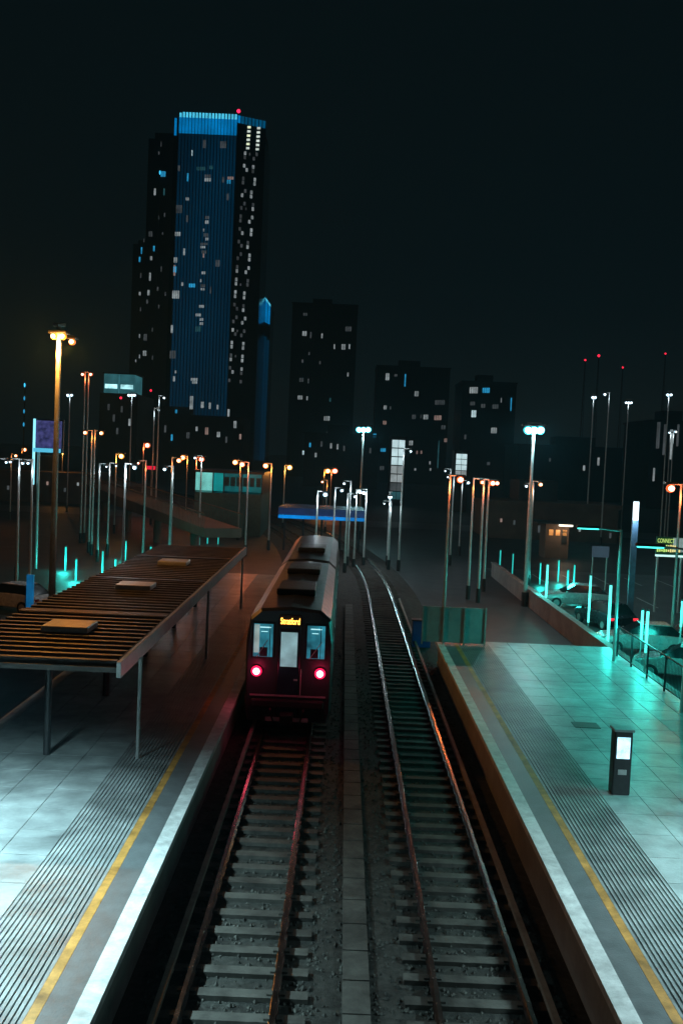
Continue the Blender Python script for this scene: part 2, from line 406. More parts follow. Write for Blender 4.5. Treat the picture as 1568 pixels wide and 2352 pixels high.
# ------------------------------------------------------------------ towers
def wnd(b, px, py, wp, hp, pl, nrm, out_=.25):
    """window box at photo position (centre) on a wall plane"""
    c = on_plane(px, py, pl, nrm); Dd = c.y
    r = Vector((-nrm.y, nrm.x, 0)).normalized()
    if r.x < 0: r = -r
    hw_ = wp * Dd / F / 2 / max(.3, abs(r.x)); hh = hp * Dd / F / 2; up = Vector((0, 0, 1)); n_ = -nrm if nrm.y > 0 else nrm
    P = [c - r * hw_ - up * hh, c + r * hw_ - up * hh, c + r * hw_ + up * hh, c - r * hw_ + up * hh]
    P = [p + n_ * out_ for p in P]
    b.quadp(P[0], P[1], P[2], P[3], -n_ * (out_ + .15))
TONE = {
    'w': glow('window_white', (.62, .72, .74), .38, .45, .5), 'b': glow('window_bright', (.82, .95, .86), .85, .3, .6),
    'd': glow('window_dim', (.42, .48, .52), .11, .5, .4), 'B': glow('window_blue', (.03, .42, .78), .75, .4, .3),
    't': glow('window_teal', (.10, .42, .50), .16, .5, .3), 'p': glow('window_warm', (.80, .55, .48), .30, .4, .4),
    'y': glow('window_cream', (.9, 1, .68), 1.1, .25, .6), 'W': glow('window_cold', (.66, .9, .95), .8, .45, .25)}
def windows(parent, lst, fx, pl, nrm):
    """lst of (u, v, w, h, tone) in zoom units mapped by fx; a wide one is divided into panes"""
    for (u, v, w_, h_, tn) in lst:
        px, py, wp, hp = fx(u, v, w_, h_)
        b = MB(); n = max(1, int(round(wp / 4.4)))
        for i in range(n):
            wnd(b, px - wp / 2 + wp * (i + .5) / n, py, wp / n * .72, hp, pl, nrm)
        b.build('window', TONE[tn], parent)
fx1 = lambda u, v, w_, h_: ((300 + (u + w_ / 2) * .3189) / 1.0887, (220 + (v + h_ / 2) * .3189) / 1.0887, w_ * .3189 / 1.0887, h_ * .3189 / 1.0887)
fx8 = lambda u, v, w_, h_: ((700 + (u + w_ / 2) * .3827) / 1.0887, (750 + (v + h_ / 2) * .3827) / 1.0887, w_ * .3827 / 1.0887, h_ * .3827 / 1.0887)
fxd = lambda u, v, w_, h_: (u, v, w_, h_)

# main tower
D = 420.0
A = at(412, 257, D); B = at(546, 261, D); Cc = at(611, 268, D + 5)
t = thing('tower_block', 'tallest tower with a glowing blue crown and blue-washed front', 'tower', (A.x, D, 0))
top = A.z
foot = [(A.x, D), (B.x, D), (Cc.x, D + 6), (Cc.x, D + 34), (A.x, D + 34)]
MB().prism(foot, -.3, top - 8.5).build('tower_wall', M['glassdark'], t)
MB().prism([(A.x - 2.2, D + 2), (A.x, D + 2), (A.x, D + 30), (A.x - 2.2, D + 30)], -.3, top - 1.6).build('side_wing', M['glassdark'], t)
MB().box((A.x + 1, D + 6, top - 8.5), (Cc.x - 1, D + 32, top - 2)).build('plant_room', M['wall'], t)
crown = glow('crown_blue', (.0, .30, .78), .62, .3, .15); crt = glow('crown_cyan', (.08, .62, .9), 1.15, .25, .3)
N = 18; wA = B.x - A.x
for i in range(N):
    x0 = A.x + wA * (i + .12) / N; x1 = A.x + wA * (i + .88) / N
    dz = .35 if i == 0 else 0
    MB().box((x0, D - .35, top - 8.6), (x1, D + .15, top - 2.2)).build('crown_panel', crown, t)
    MB().box((x0 + .1, D - .45, top - 2.15), (x1 - .1, D + .1, top - .1 - dz)).build('crown_light', crt, t)
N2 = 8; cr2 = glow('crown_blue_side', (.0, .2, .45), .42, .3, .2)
dv = Vector((Cc.x - B.x, 6, 0)); nR = Vector((-dv.y, dv.x, 0)).normalized()
if nR.y > 0: nR = -nR
for i in range(N2):
    a = Vector((B.x, D, 0)) + dv * (i + .15) / N2; c = Vector((B.x, D, 0)) + dv * (i + .85) / N2
    b = MB(); b.quadp(a + Vector((0, 0, top - 3.3)), c + Vector((0, 0, top - 3.3)), c + Vector((0, 0, top - .3)), a + Vector((0, 0, top - .3)), -nR * .4)
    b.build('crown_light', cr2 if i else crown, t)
MB().prism([(p[0], p[1] + .2) for p in foot[:3]] + [(Cc.x, D + 8), (A.x, D + 8)], top - 8.5, top - .6).build('crown_back', M['glassdark'], t)
MB().box((A.x - 2.1, D + 1.6, top - 9), (A.x - 1.2, D + 2, top - 2)).build('crown_fin', crown, t)
# fins down the front, with glowing strips imitating the blue wash
for i in range(N + 1):
    x = A.x + wA * i / N
    MB().box((x - .16, D - .5, 2), (x + .16, D - .01, top - 8.9)).build('facade_fin', M['dark'], t)
fl = glow('facade_wash_glow', (.0, .085, .20), .19, .55, .035, (1, 1, .3))
b = MB()
for i in range(N):
    x0 = A.x + wA * (i + .1) / N; x1 = A.x + wA * (i + .9) / N
    MB().box((x0, D - .06, 8), (x1, D - .015, top - 8.9)).build('wash_strip', fl, t)
L1 = [(650,410,25,60,'d'),(785,420,50,50,'d'),(430,610,20,40,'d'),(600,620,70,25,'t'),(700,610,30,25,'t'),(663,680,52,22,'d'),(663,708,52,24,'w'),(800,700,20,40,'d'),
(842,697,50,20,'p'),(838,722,32,28,'B'),(835,830,20,50,'d'),(515,860,28,20,'w'),(400,920,50,60,'d'),(520,1000,15,50,'d'),(667,1005,35,22,'d'),(667,1040,30,24,'w'),
(652,1105,12,20,'w'),(655,1140,40,25,'d'),(670,1175,25,20,'w'),(630,1215,60,16,'d'),(630,1240,40,16,'w'),(640,1275,40,22,'d'),(390,1130,45,30,'w'),(495,1260,18,50,'w'),
(650,1300,12,30,'p'),(400,1330,30,40,'w'),(398,1400,26,45,'B'),(372,1390,20,80,'p'),(640,1440,32,20,'w'),(540,1535,52,28,'B'),(480,1525,20,25,'w'),(628,1500,12,22,'w'),
(632,1540,38,22,'d'),(632,1570,34,16,'w'),(705,1560,12,50,'d'),(368,1590,58,60,'w'),(620,1703,40,20,'w'),(592,1770,44,20,'w'),(625,1805,30,20,'w'),(625,1838,30,20,'w'),
(590,1870,45,40,'t'),(340,1860,20,60,'w'),(330,2060,50,60,'d'),(430,2215,15,22,'w'),(415,2260,20,40,'w'),(556,2275,54,20,'w'),(565,2300,42,18,'w'),(748,1350,36,50,'d'),
(525,670,14,60,'B'),(562,490,8,40,'W')]
nF = Vector((0, -1, 0)); plF = Vector((0, D - .45, 0))
def inside(f, x0, y0, x1):
    def g(u, v, w_, h_):
        px, py, wp, hp = f(u, v, w_, h_); k = -.0437 * (py - y0)
        return min(max(px, x0 + k + wp / 2 + 2), x1 + k - wp / 2 - 2), py, wp, hp
    return g
windows(t, L1, inside(fx1, 412, 257, 546), plF, nF)
L2 = []
for r_ in range(62):
    v = 300 + r_ * 33; k = -(v - 300) * .0437 * 1.6
    if v < 480:
        L2 += [(1000 + k, v, 26, 15, 'y' if r_ % 2 == 0 else 'b'), (1075 + k, v + 8, 26, 15, 'b')]
    elif r_ % 3 != 2 and v < 2300:
        tn = 'w' if random.random() < .45 else 'd'
        L2.append((985 + k + random.choice((0, 0, 22)), v, 20, 26, tn))
        L2.append((1055 + k + random.choice((0, 20)), v + 10, 20, 26, 'w' if random.random() < .6 else 'd'))
        if random.random() < .2: L2.append((1025 + k, v + 12, 12, 18, 'd'))
random.shuffle(L2)
L2 = L2[:92]
windows(t, L2, fx1, Vector((B.x, D - .1, 0)), nR)
t2 = thing('aviation_light', 'red warning light on top of the tallest blue-crowned tower', 'warning light', (at(548, 262, D).x, D + 1, top - .3))
q = at(548, 257, D + 1)
MB().tube((q.x, D + 1, top - 3), (q.x, D + 1, q.z), .12).build('mast', M['dark'], t2)
MB().ball((q.x, D + 1, q.z + .3), .75).build('lamp', glow('aviation_red', (1, .02, .08), 3.5), t2, True)

# dark tower behind left
D2 = 470
a = at(342, 318, D2); c = at(404, 318, D2)
t = thing('tower_block', 'dark unlit tower half hidden behind the left side of the blue tower', 'tower', (a.x, D2, 0))
MB().box((a.x, D2, -.3), (c.x + 4, D2 + 26, a.z)).build('tower_wall', M['wall'], t)
MB().box((a.x + 2, D2 + 4, a.z), (c.x, D2 + 20, a.z + 4)).build('plant_room', M['wall'], t)
L3 = [(265,790,20,50,'w'),(320,655,40,40,'B'),(225,1125,32,40,'d'),(235,1320,22,30,'w'),(228,1450,18,60,'w'),(214,1585,22,40,'w'),(205,1660,20,30,'d'),(186,1930,28,50,'d'),
      (340,790,15,50,'t'),(330,1130,12,20,'d'),(320,420,8,40,'d'),(300,1000,10,30,'d'),(260,1240,16,40,'B'),(300,1700,12,30,'d'),(250,1880,10,30,'d'),(320,1400,10,40,'d'),
      (180,2060,30,40,'w'),(250,2100,12,30,'d'),(300,500,14,22,'d'),(350,1600,14,30,'d'),(290,1560,14,30,'d'),(345,980,12,30,'d')]
windows(t, L3, inside(fx1, 342, 318, 404), Vector((0, D2, 0)), nF)
# lower building left of it
D3 = 500
a = at(306, 560, D3); c = at(345, 560, D3)
t = thing('tower_block', 'narrow dark block stepping down at the far left of the tower cluster', 'tower', (a.x, D3, 0))
MB().box((a.x, D3, -.3), (c.x, D3 + 24, a.z)).build('tower_wall', M['wall'], t)
MB().box((a.x + 1.5, D3 + 5, a.z), (c.x - 2, D3 + 15, a.z + 3)).build('plant_room', M['wall'], t)
L3 = [(165,1250,12,50,'B'),(148,1325,15,40,'B'),(148,1600,18,25,'w'),(206,1420,8,22,'B'),(150,1930,10,30,'w'),(158,1720,10,30,'d'),(160,1450,10,40,'d'),(185,1180,8,30,'d'),(150,2090,10,30,'w'),(120,2130,10,20,'w')]
windows(t, L3, inside(fx1, 306, 560, 350), Vector((0, D3, 0)), nF)

# right small tower with slanted blue crown
D4 = 455
a = at(586, 650, D4); c = at(622, 700, D4)
t = thing('tower_block', 'lower tower with a slanted bright blue top on the right of the tallest', 'tower', (a.x, D4, 0))
foot = [(a.x, D4), (c.x, D4), (c.x, D4 + 20), (a.x, D4 + 20)]
hb = c.z - 9
MB().prism(foot, -.3, [a.z - 4, c.z - .4, c.z - .4, a.z - 4]).build('tower_wall', M['glassdark'], t)
Nn = 6
for i in range(Nn):
    u0 = i / Nn + .015; u1 = (i + 1) / Nn - .015; X = lambda u: a.x + (c.x - a.x) * u; Z = lambda u: a.z + (c.z - a.z) * u
    b = MB(); b.quadp((X(u0), D4 - .3, Z(u0) - 15 + 6 * u0), (X(u1), D4 - .3, Z(u1) - 15 + 6 * u1), (X(u1), D4 - .3, Z(u1) - 1.2), (X(u0), D4 - .3, Z(u0) - 1.2), Vector((0, .25, 0)))
    b.build('crown_panel', crown, t)
    b = MB(); b.quadp((X(u0), D4 - .4, Z(u0) - 1.1), (X(u1), D4 - .4, Z(u1) - 1.1), (X(u1), D4 - .4, Z(u1)), (X(u0), D4 - .4, Z(u0)), Vector((0, .35, 0)))
    b.build('crown_light', crt, t)
    MB().box((X(u0), D4 - .06, 5), (X(u1), D4 - .02, Z(u1) - 16)).build('wash_strip', fl, t)  # glowing strips again imitate a faint blue wash
L4 = [(1100,1800,12,40,'B'),(1120,1820,10,40,'B'),(1035,2060,14,40,'w'),(1062,2062,12,40,'w'),(1085,2064,12,40,'w'),(1108,2068,14,40,'w'),(1010,1980,14,40,'B'),(1000,2110,20,60,'p'),(985,2180,26,50,'p'),(1060,2240,14,40,'w')]
windows(t, L4, fx1, Vector((0, D4 - .3, 0)), nF)

def block(label, x0, x1, yt, D, lst, fx, depth=22, wall=None, roof=True, cat='building', name='apartment_building'):
    a = at(x0, yt, D); c = at(x1, yt, D); z = max(a.z, c.z) if False else (a.z + c.z) / 2
    t = thing(name, label, cat, (a.x, D, 0))
    MB().box((a.x, D, -.3), (c.x, D + depth, z)).build('wall', wall or M['wall'], t)
    if roof:
        MB().box((a.x - .3, D - .3, z), (c.x + .3, D + depth + .3, z + .5)).build('parapet', wall or M['wall'], t)
        MB().box((a.x + (c.x - a.x) * .3, D + 5, z + .5), (a.x + (c.x - a.x) * .6, D + 12, z + 3)).build('plant_room', M['wall'], t)
    windows(t, lst, fx, Vector((0, D, 0)), nF)
    return t, a, c, z
LA = [(150,85,30,18,'d'),(145,205,30,30,'w'),(195,210,12,40,'d'),(268,220,12,30,'w'),(350,290,10,30,'w'),(400,290,28,34,'w'),(447,290,12,30,'w'),(425,175,42,30,'d'),(437,475,12,25,'w'),
      (125,510,30,25,'d'),(180,515,10,30,'d'),(115,625,32,25,'w'),(172,630,10,25,'w'),(255,400,12,20,'d'),(320,640,14,25,'t'),(285,760,40,28,'w'),(300,860,14,40,'d'),(185,340,10,20,'d'),(140,390,14,20,'d'),
      (200,930,14,24,'d'),(145,985,14,26,'W'),(300,990,14,26,'d'),(350,1000,26,28,'d'),(400,1000,12,30,'w')]
block('dark apartment tower with scattered dim windows just right of the slanted blue top', 672, 822, 762 - 62, 400, LA, fx8)
LB = [(688,480,26,44,'w'),(812,485,9,80,'B'),(877,597,28,32,'w'),(675,690,22,25,'w'),(715,695,10,20,'d'),(670,790,25,24,'p'),(745,485,20,15,'d'),(860,750,26,28,'d'),(915,750,8,25,'d'),(935,750,32,30,'w'),
      (1010,655,65,30,'d'),(1005,755,48,30,'p'),(655,970,35,22,'B'),(840,920,28,30,'w'),(888,985,12,22,'p'),(915,985,14,20,'p'),(650,1085,30,28,'d'),(875,1100,14,15,'w'),(975,1100,12,15,'w'),(972,1055,12,20,'w'),
      (1028,920,9,180,'t'),(1050,820,30,26,'d'),(1070,905,20,24,'p')]
block('wide dark apartment block with scattered windows behind the central white lamps', 866, 1034, 845, 360, LB, fx8)
LC = [(1235,570,56,40,'w'),(1320,575,48,32,'B'),(1248,722,32,44,'W'),(1310,680,30,25,'d'),(1385,683,40,28,'d'),(1440,640,6,30,'w'),(1503,640,8,84,'B'),(1375,835,40,36,'w'),(1240,665,32,24,'d'),(1350,1060,20,20,'d'),(1200,880,16,30,'d')]
block('dark apartment block with one bright top corner window right of the middle', 1062, 1186, 880, 330, LC, fx8)
block('dark block with a few pale windows at the right edge of the view', 1494, 1640, 972, 230,
      [(1510,1000,8,60,'d'),(1525,1010,7,70,'d'),(1540,1025,6,60,'w'),(1555,1000,6,50,'d'),(1500,1090,5,30,'w')], fxd)
block('low dark office block with dim windows below the towers on the left', 236, 560, 955, 300,
      [(300,990,9,16,'d'),(330,965,6,12,'d'),(352,960,7,10,'W'),(405,945,6,8,'B'),(440,925,8,30,'w'),(465,930,7,14,'w'),(482,932,6,14,'w'),(500,935,5,10,'w'),(452,985,6,10,'w'),(432,1000,8,14,'d'),(475,990,8,16,'p'),
       (502,998,8,12,'w'),(540,975,7,16,'w'),(552,1003,6,12,'p'),(520,1010,6,14,'d'),(380,985,6,16,'d'),(395,1005,5,14,'B'),(278,1005,5,12,'d'),(262,980,6,14,'d'),(250,1010,6,12,'w'),(330,1015,6,14,'d'),(525,950,6,20,'w')], fxd)
block('low dark block with tiny lights filling the gap behind the central lamps', 700, 870, 1000, 280,
      [(712,1022,5,10,'B'),(738,1020,6,12,'d'),(760,1024,6,12,'w'),(775,1026,5,12,'w'),(790,1030,5,12,'d'),(725,1045,6,10,'w'),(830,1010,5,10,'d'),(860,1000,8,8,'B'),(850,1035,6,12,'d')], fxd)
block('long low dark building on the right skyline behind the red lamps', 1190, 1500, 1030, 260,
      [(1222,975+70,6,10,'d'),(1262,1056,5,8,'d'),(1373,1060,6,18,'w'),(1430,1052,4,24,'B'),(1485,1040,5,22,'W'),(1340,1075,6,12,'w')], fxd)

block('low dark terrace behind the kiosk with a few pale windows', 1115, 1420, 1165, 118,
      [(1238,1215,8,16,'d'),(1262,1218,6,14,'d'),(1180,1200,5,10,'d'),(1330,1215,5,12,'w'),(1400,1230,5,12,'d'),(1150,1195,5,8,'p')], fxd, 10, M['wall2'])
block('low dark terrace at the left edge behind the billboard', -60, 205, 1090, 150,
      [(20,1120,6,9,'d'),(110,1110,5,8,'p'),(150,1125,6,9,'d'),(180,1112,5,7,'w')], fxd, 12, M['wall2'])
# lit stair towers
def stair(label, x0, x1, y0, y1, D, rows):
    a = at(x0, y0, D); c = at(x1, y1, D)
    t = thing('glazed_stair_tower', label, 'stair tower', (a.x, D, 0))
    MB().box((a.x - .25, D, -.3), (c.x + .25, D + 5, a.z + .4)).build('tower_wall', M['wall'], t)
    MB().box((a.x - .35, D - .1, a.z + .4), (c.x + .35, D + 5.1, a.z + .65)).build('roof', M['dark'], t)
    zt = a.z; hh = (a.z - max(c.z, 0)) / len(rows)
    for i, tn in enumerate(rows):
        m_ = TONE[tn]
        for k in range(2):
            xa = a.x + (c.x - a.x) * (k * .5 + .02); xb = a.x + (c.x - a.x) * (k * .5 + .48)
            MB().box((xa, D - .08, zt - hh * (i + 1) + hh * .12), (xb, D - .01, zt - hh * i)).build('window', m_, t)
stair('tall narrow stair tower glowing white through its glass near the middle', 900, 924, 1010, 1150, 190, ['W', 'W', 'W', 'w', 'w', 'd', 't'])
stair('short glazed stair tower with bright white floors above an orange lamp', 1047, 1070, 1042, 1095, 175, ['W', 'W', 'W', 'w'])
# rooftop lit box on the left
a = at(240, 858, 260); c = at(308, 905, 260)
t = thing('penthouse_building', 'block with a pale teal glowing glass storey on its roof at left', 'building', (a.x, 260, 0))
MB().box((a.x - 1, 260, -.3), (c.x + 1, 282, c.z)).build('wall', M['wall'], t)
g1 = glow('penthouse_glow', (.08, .36, .42), .3, .4, .3); g2 = glow('penthouse_bright', (.45, .9, .95), 1.3, .6, .5)
xm = (a.x + c.x) / 2
for (xa, xb) in ((a.x, xm - .15), (xm + .15, c.x)):
    f = MB().box((xa, 260, c.z), (xb, 270, a.z)).build('glass_storey', g1, t)
    MB().box((xa + .3, 259.9, c.z + 1.2), (xb - .3, 259.99, c.z + 2.3)).build('strip_light', g2, f)
MB().box((a.x - .3, 259.7, a.z), (c.x + .3, 270.3, a.z + .3)).build('roof', M['dark'], t)
windows(t, [(250,935,6,14,'d'),(262,960,6,16,'d'),(280,940,6,14,'d'),(298,970,6,16,'w'),(270,990,6,14,'d')], fxd, Vector((0, 260, 0)), nF)

# teal glazed pavilion
a = at(449, 1084, 105); c = at(601, 1132, 105)
t = thing('glass_pavilion', 'low teal-lit glazed building with a brighter left bay', 'building', (a.x, 105, 0))
MB().box((a.x, 105, -.3), (c.x, 116, c.z - .2)).build('lower_wall', mat('teal_wall', (.05, .12, .12), .5), t)
MB().box((a.x - .2, 104.8, a.z), (c.x + .2, 116.2, a.z + .25)).build('roof', M['dark'], t)
xs = [0, .27, .43, .7, 1.0]; W_ = c.x - a.x
tl = [glow('bay_bright', (.22, .82, .76), .62, .35, .9), glow('bay_teal', (.0, .50, .52), .42, .3, .7), glow('bay_deep', (.0, .22, .25), .28, .5, 1.2), glow('bay_deep2', (.0, .26, .29), .32, .5, 1.0)]
for i in range(4):
    MB().box((a.x + W_ * xs[i] + .06, 105.02, c.z), (a.x + W_ * xs[i + 1] - .06, 115, a.z)).build('glazed_bay', tl[i], t)
for i in range(5):
    MB().box((a.x + W_ * xs[i] - .06, 104.9, c.z - .2), (a.x + W_ * xs[i] + .06, 115.5, a.z)).build('mullion', M['dark'], t)
for i in (2, 3):
    for k in range(3):
        x = a.x + W_ * (xs[i] + (xs[i + 1] - xs[i]) * (k + .5) / 3)
        MB().cbox((x, 104.98, (a.z + c.z) / 2 + .1), (W_ * .07, .05, (a.z - c.z) * .5)).build('window', mat('teal_dark', (.01, .06, .065), .3), t)

# billboard screen at left, on two legs
a = at(80, 965, 70); c = at(126, 1030, 70)
t = thing('billboard', 'billboard with a purple-blue screen and cyan light bars at the far left', 'billboard', (a.x, 70, -.3))
MB().box((a.x + .1, 70, c.z), (c.x + .4, 70.3, a.z)).build('screen', glow('billboard_screen', (.10, .10, .34), .35, .8, 3.2), t)
MB().box((a.x - .05, 69.9, c.z - 2.6), (a.x + .08, 70.05, a.z + .1)).build('light_bar', glow('cyan_bar', (.28, .85, 1), 1.3), t)
MB().box((a.x, 69.88, c.z - .3), (c.x + .4, 70.1, c.z - .02)).build('light_strip', glow('cyan_strip', (.1, .55, .8), .9), t)
for x in (a.x + .3, c.x): MB().tube((x, 70.2, -.3), (x, 70.2, c.z), .1).build('leg', M['pole'], t)
MB().box((a.x - .1, 70.3, c.z - .3), (c.x + .5, 70.5, a.z + .1)).build('frame', M['dark'], t)

# blue canopy behind the lamps, middle
a = at(640, 1165, 88); c = at(836, 1198, 88)
t = thing('blue_canopy', 'long low canopy with a glowing blue fascia beyond the train', 'canopy', (a.x, 92, 0))
MB().box((a.x, 88, c.z + .35), (c.x, 95, a.z)).build('canopy_roof', M['bluepanel'], t)
fz = at(836, 1198, 88).z
MB().box((a.x, 87.9, fz), (c.x, 88.05, fz + .3)).build('fascia_light', glow('blue_fascia', (.0, .2, .62), .85, .5, .6), t)
for i in range(5):
    x = a.x + .4 + (c.x - a.x - .8) * i / 4; MB().tube((x, 91, -.3), (x, 91, fz + .3), .1).build('column', M['dark'], t)

# brown-lit ramp bridge with railings, left
P0 = at(195, 1090, 120); P1 = at(470, 1180, 75)
t = thing('ramp_bridge', 'sloping footbridge with railings glowing brown behind the orange lamps', 'bridge', (P0.x, P0.y, 0))
dv = (P1 - P0); ln = dv.length; n_ = Vector((-dv.y, dv.x, 0)).normalized() * 3
if n_.y < 0: n_ = -n_
b = MB(); b.quadp(P0 - Vector((0, 0, 2.4)), P1 - Vector((0, 0, 1.8)), P1 - Vector((0, 0, 1.1)), P0 - Vector((0, 0, 1.1)), n_); b.build('deck', M['wall2'], t)
b = MB(); b.path([P0, P1], .05); b.path([P0 + n_, P1 + n_], .05); b.build('handrail', M['wall2'], t)
b = MB(); b2 = MB()
for i in range(110):
    p = P0 + dv * (i / 109); b.tube(p, p - Vector((0, 0, 1.1)), .025, n=4, cap=False); b2.tube(p + n_, p + n_ - Vector((0, 0, 1.1)), .025, n=4, cap=False)
b.build('balusters', M['wall2'], t); b2.build('balusters', M['wall2'], t)
for u in (.1, .35, .6, .85):
    p = P0 + dv * u + n_ * .5; MB().tube((p.x, p.y, -.3), (p.x, p.y, p.z - 1.8), .35, n=12).build('pier', M['wall2'], t)

# ------------------------------------------------------------------ lamps
COL = {'o': ((1, .27, .04), 'orange'), 'y': ((1, .38, .06), 'amber'), 'r': ((1, .18, .05), 'red-orange'), 'w': ((.75, .92, 1), 'white'), 'c': ((.45, .95, 1), 'cyan-white')}
CORE = {'o': glow('core_orange', (1, .66, .36), 6), 'y': glow('core_amber', (1, .75, .35), 6), 'r': glow('core_redorange', (1, .6, .42), 6), 'w': glow('core_white', (.8, .95, 1), 4), 'c': glow('core_cyan', (.7, 1, 1), 8)}
HALO = {'o': glow('halo_orange', (1, .24, .04), 1.5), 'y': glow('halo_amber', (1, .34, .03), 1.5), 'r': glow('halo_red', (1, .13, .03), 1.5), 'w': glow('halo_white', (.4, .7, .9), .6), 'c': glow('halo_cyan', (.05, .75, .9), 1.3)}
def lamp(kind, xs, y, z=None, D=None, r=3.0, label='', group=None, energy=0, name='street_lamp', pr=.065):
    """xs: photo x of each lantern on the same mast"""
    x = sum(xs) / len(xs)
    dy = y - yh(x)
    if D is None: D = abs((z - H) * F / dy)
    p = at(x, y, D)
    g = -.3
    t = thing(name, label, 'street lamp', (p.x, D, g), group)
    rr = max(r * 1.6 * D / F, .05)
    side = -1 if int(x) % 2 else 1
    n = len(xs)
    off = .9 if n == 1 else .0
    px = p.x + side * off * .6
    top_ = p.z + (.25 if n == 1 else .45)
    MB().tube((px, D + .15, g), (px, D + .15, top_), pr * 1.5, pr * .8, 8).build('pole', M['pole'], t)
    MB().tube((px, D + .15, g), (px, D + .15, g + .9), pr * 2.2, pr * 2.2, 8).build('base', M['dark'], t)
    pts = [at(q, y, D) for q in xs]
    x_lo = min([q.x for q in pts] + [px]); x_hi = max([q.x for q in pts] + [px])
    MB().tube((x_lo - .05, D + .15, top_ - .03), (x_hi + .05, D + .15, top_ - .03), pr * .7, n=6).build('arm', M['pole'], t)
    for q in pts:
        h_ = MB().cbox((q.x, D + .12, q.z + rr * 1.15), (rr * 2.6, .5, max(.1, rr * .5))).build('lantern', M['dark'], t, bevel=.02)
        MB().ball((q.x, D + .1, q.z), rr, (1, .6, .9)).build('halo_ball', HALO[kind], h_, True)  # added glowing ball stands in for the coloured halo round the bulb
        MB().ball((q.x, D - .02 - rr * .2, q.z), rr * .68, (1, .8, .9)).build('bulb_glass', CORE[kind], h_, True)
    if energy:
        light(t, (px + (.05 if n == 1 else 0), D - .22, p.z - .45), 'POINT', energy, COL[kind][0], .12)
    return t
ORD = ['first', 'second', 'third', 'fourth', 'fifth', 'sixth', 'seventh', 'eighth', 'ninth', 'tenth', 'eleventh', 'twelfth', 'thirteenth', 'fourteenth', 'fifteenth', 'sixteenth', 'seventeenth', 'eighteenth', 'nineteenth', 'twentieth', 'twenty-first', 'twenty-second', 'twenty-third', 'twenty-fourth', 'twenty-fifth', 'twenty-sixth', 'twenty-seventh', 'twenty-eighth', 'twenty-ninth', 'thirtieth']

lamp('y', [123, 144], 772, D=36, r=5, label='very tall mast with two large orange floodlights at the far left', energy=1500, name='floodlight_mast', pr=.1)
lamp('o', [165], 785, D=42, r=5, label='dimmer tall orange lamp just right of the big twin floodlights', energy=350, pr=.08)
lamp('c', [824, 834.5, 845.5], 987, D=108, r=4.6, label='tall mast with three close cyan-white lanterns in the middle of the view', energy=900, name='triple_lamp', pr=.1)
lamp('c', [1212, 1226, 1241], 988, D=62, r=6.5, label='tall mast with three big cyan-white lanterns, brightest on the right', energy=1100, name='triple_lamp', pr=.1)

orange = [(37,1047,'o',7.0,2.2),(57,1033,'o',7.2,3),(136,1034,'y',7.6,4),(190,860,'r',15,2.4),(209,860,'r',15,2.4),(196,994,'o',9.6,3),(233,995,'o',9.6,3),(279,1048,'y',7.6,4),(296,1024,'y',8.3,3.6),
          (318,1064,'r',7.4,1.8),(339,1023,'r',8.3,4),(411,1058,'o',7.7,3.6),(420,1051,'o',7.6,3.8),(463,1055,'r',7.6,4),(540,1062,'o',7.5,4),(556,1067,'r',7.5,4),(610,1070,'o',7.4,4),(665,1074,'y',7.0,4),
          (740,1107,'o',5.6,1.8),(753,1082,'y',6.2,3.8),(769,1082,'r',6.2,4.2),(1057,1102,'r',7.6,5.2),(1107,1108,'o',7.3,3),(1131,1110,'r',7.3,4.2),(1141,1110,'r',7.2,3.4),(1241,1113,'o',7.2,3),(1540,1122,'r',7.7,6.5)]
for i, (x, y, k, z, r) in enumerate(orange):
    big = r >= 3.8
    lamp(k, [x], y, z=z, r=r, label='%s street lamp, %s from the left in the long row of orange lamps' % (COL[k][1] + (' bright' if big else ' small'), ORD[i]),
         group='orange street lamps along the roads', energy=(190 if big else 60))
white = [([15],1062,7.3,2),([24],1061,7.3,2),([52],1064,7.4,2.2),([65],1064,7.4,2.2),([156,165],908,15,2.2),([296,303,309.5],908,15,2.3),([365],942,13,1.5),([377],914,14,1.8),([245],1072,7,1.5),([267],1070,7,1.5),([309],1074,7.4,3.2),
         ([378],1078,7.2,2.6),([448],1052,7.9,2),([747],1136,5.8,3.4),([785],1127,5.8,2.4),([790],1111,6.4,2),([815],1141,5.6,2.2),([826],1130,5.8,3),([835],1132,5.8,3),([882],1157,5,1.3),([893,898],1142,5.4,1.8),
         ([943],1037,9.2,1.8),([1022],1082,7.6,1.4),([1028],1096,7.2,1.4),([1075],1109,6.6,2.4),([1208],1117,7,2.2),([1360,1366],913,17,2.2),([1388],906,17,2.2),([1437,1443,1449],925,17,2),([1532,1540],907,17,2.2),([1536],994,13,1.5),([1551],992,13,1.8)]
for i, (xs_, y, z, r) in enumerate(white):
    nm = {1: 'single', 2: 'twin', 3: 'triple'}[len(xs_)]
    ordw = ORD[i] if i < 30 else {30: 'thirty-first', 31: 'thirty-second'}[i]
    lamp('w', xs_, y, z=z, r=r, label='small white %s-headed lamp, %s from the left among the white lamps' % (nm, ordw), group='white lamps near and far',
         energy=(160 if r >= 3 else 40))
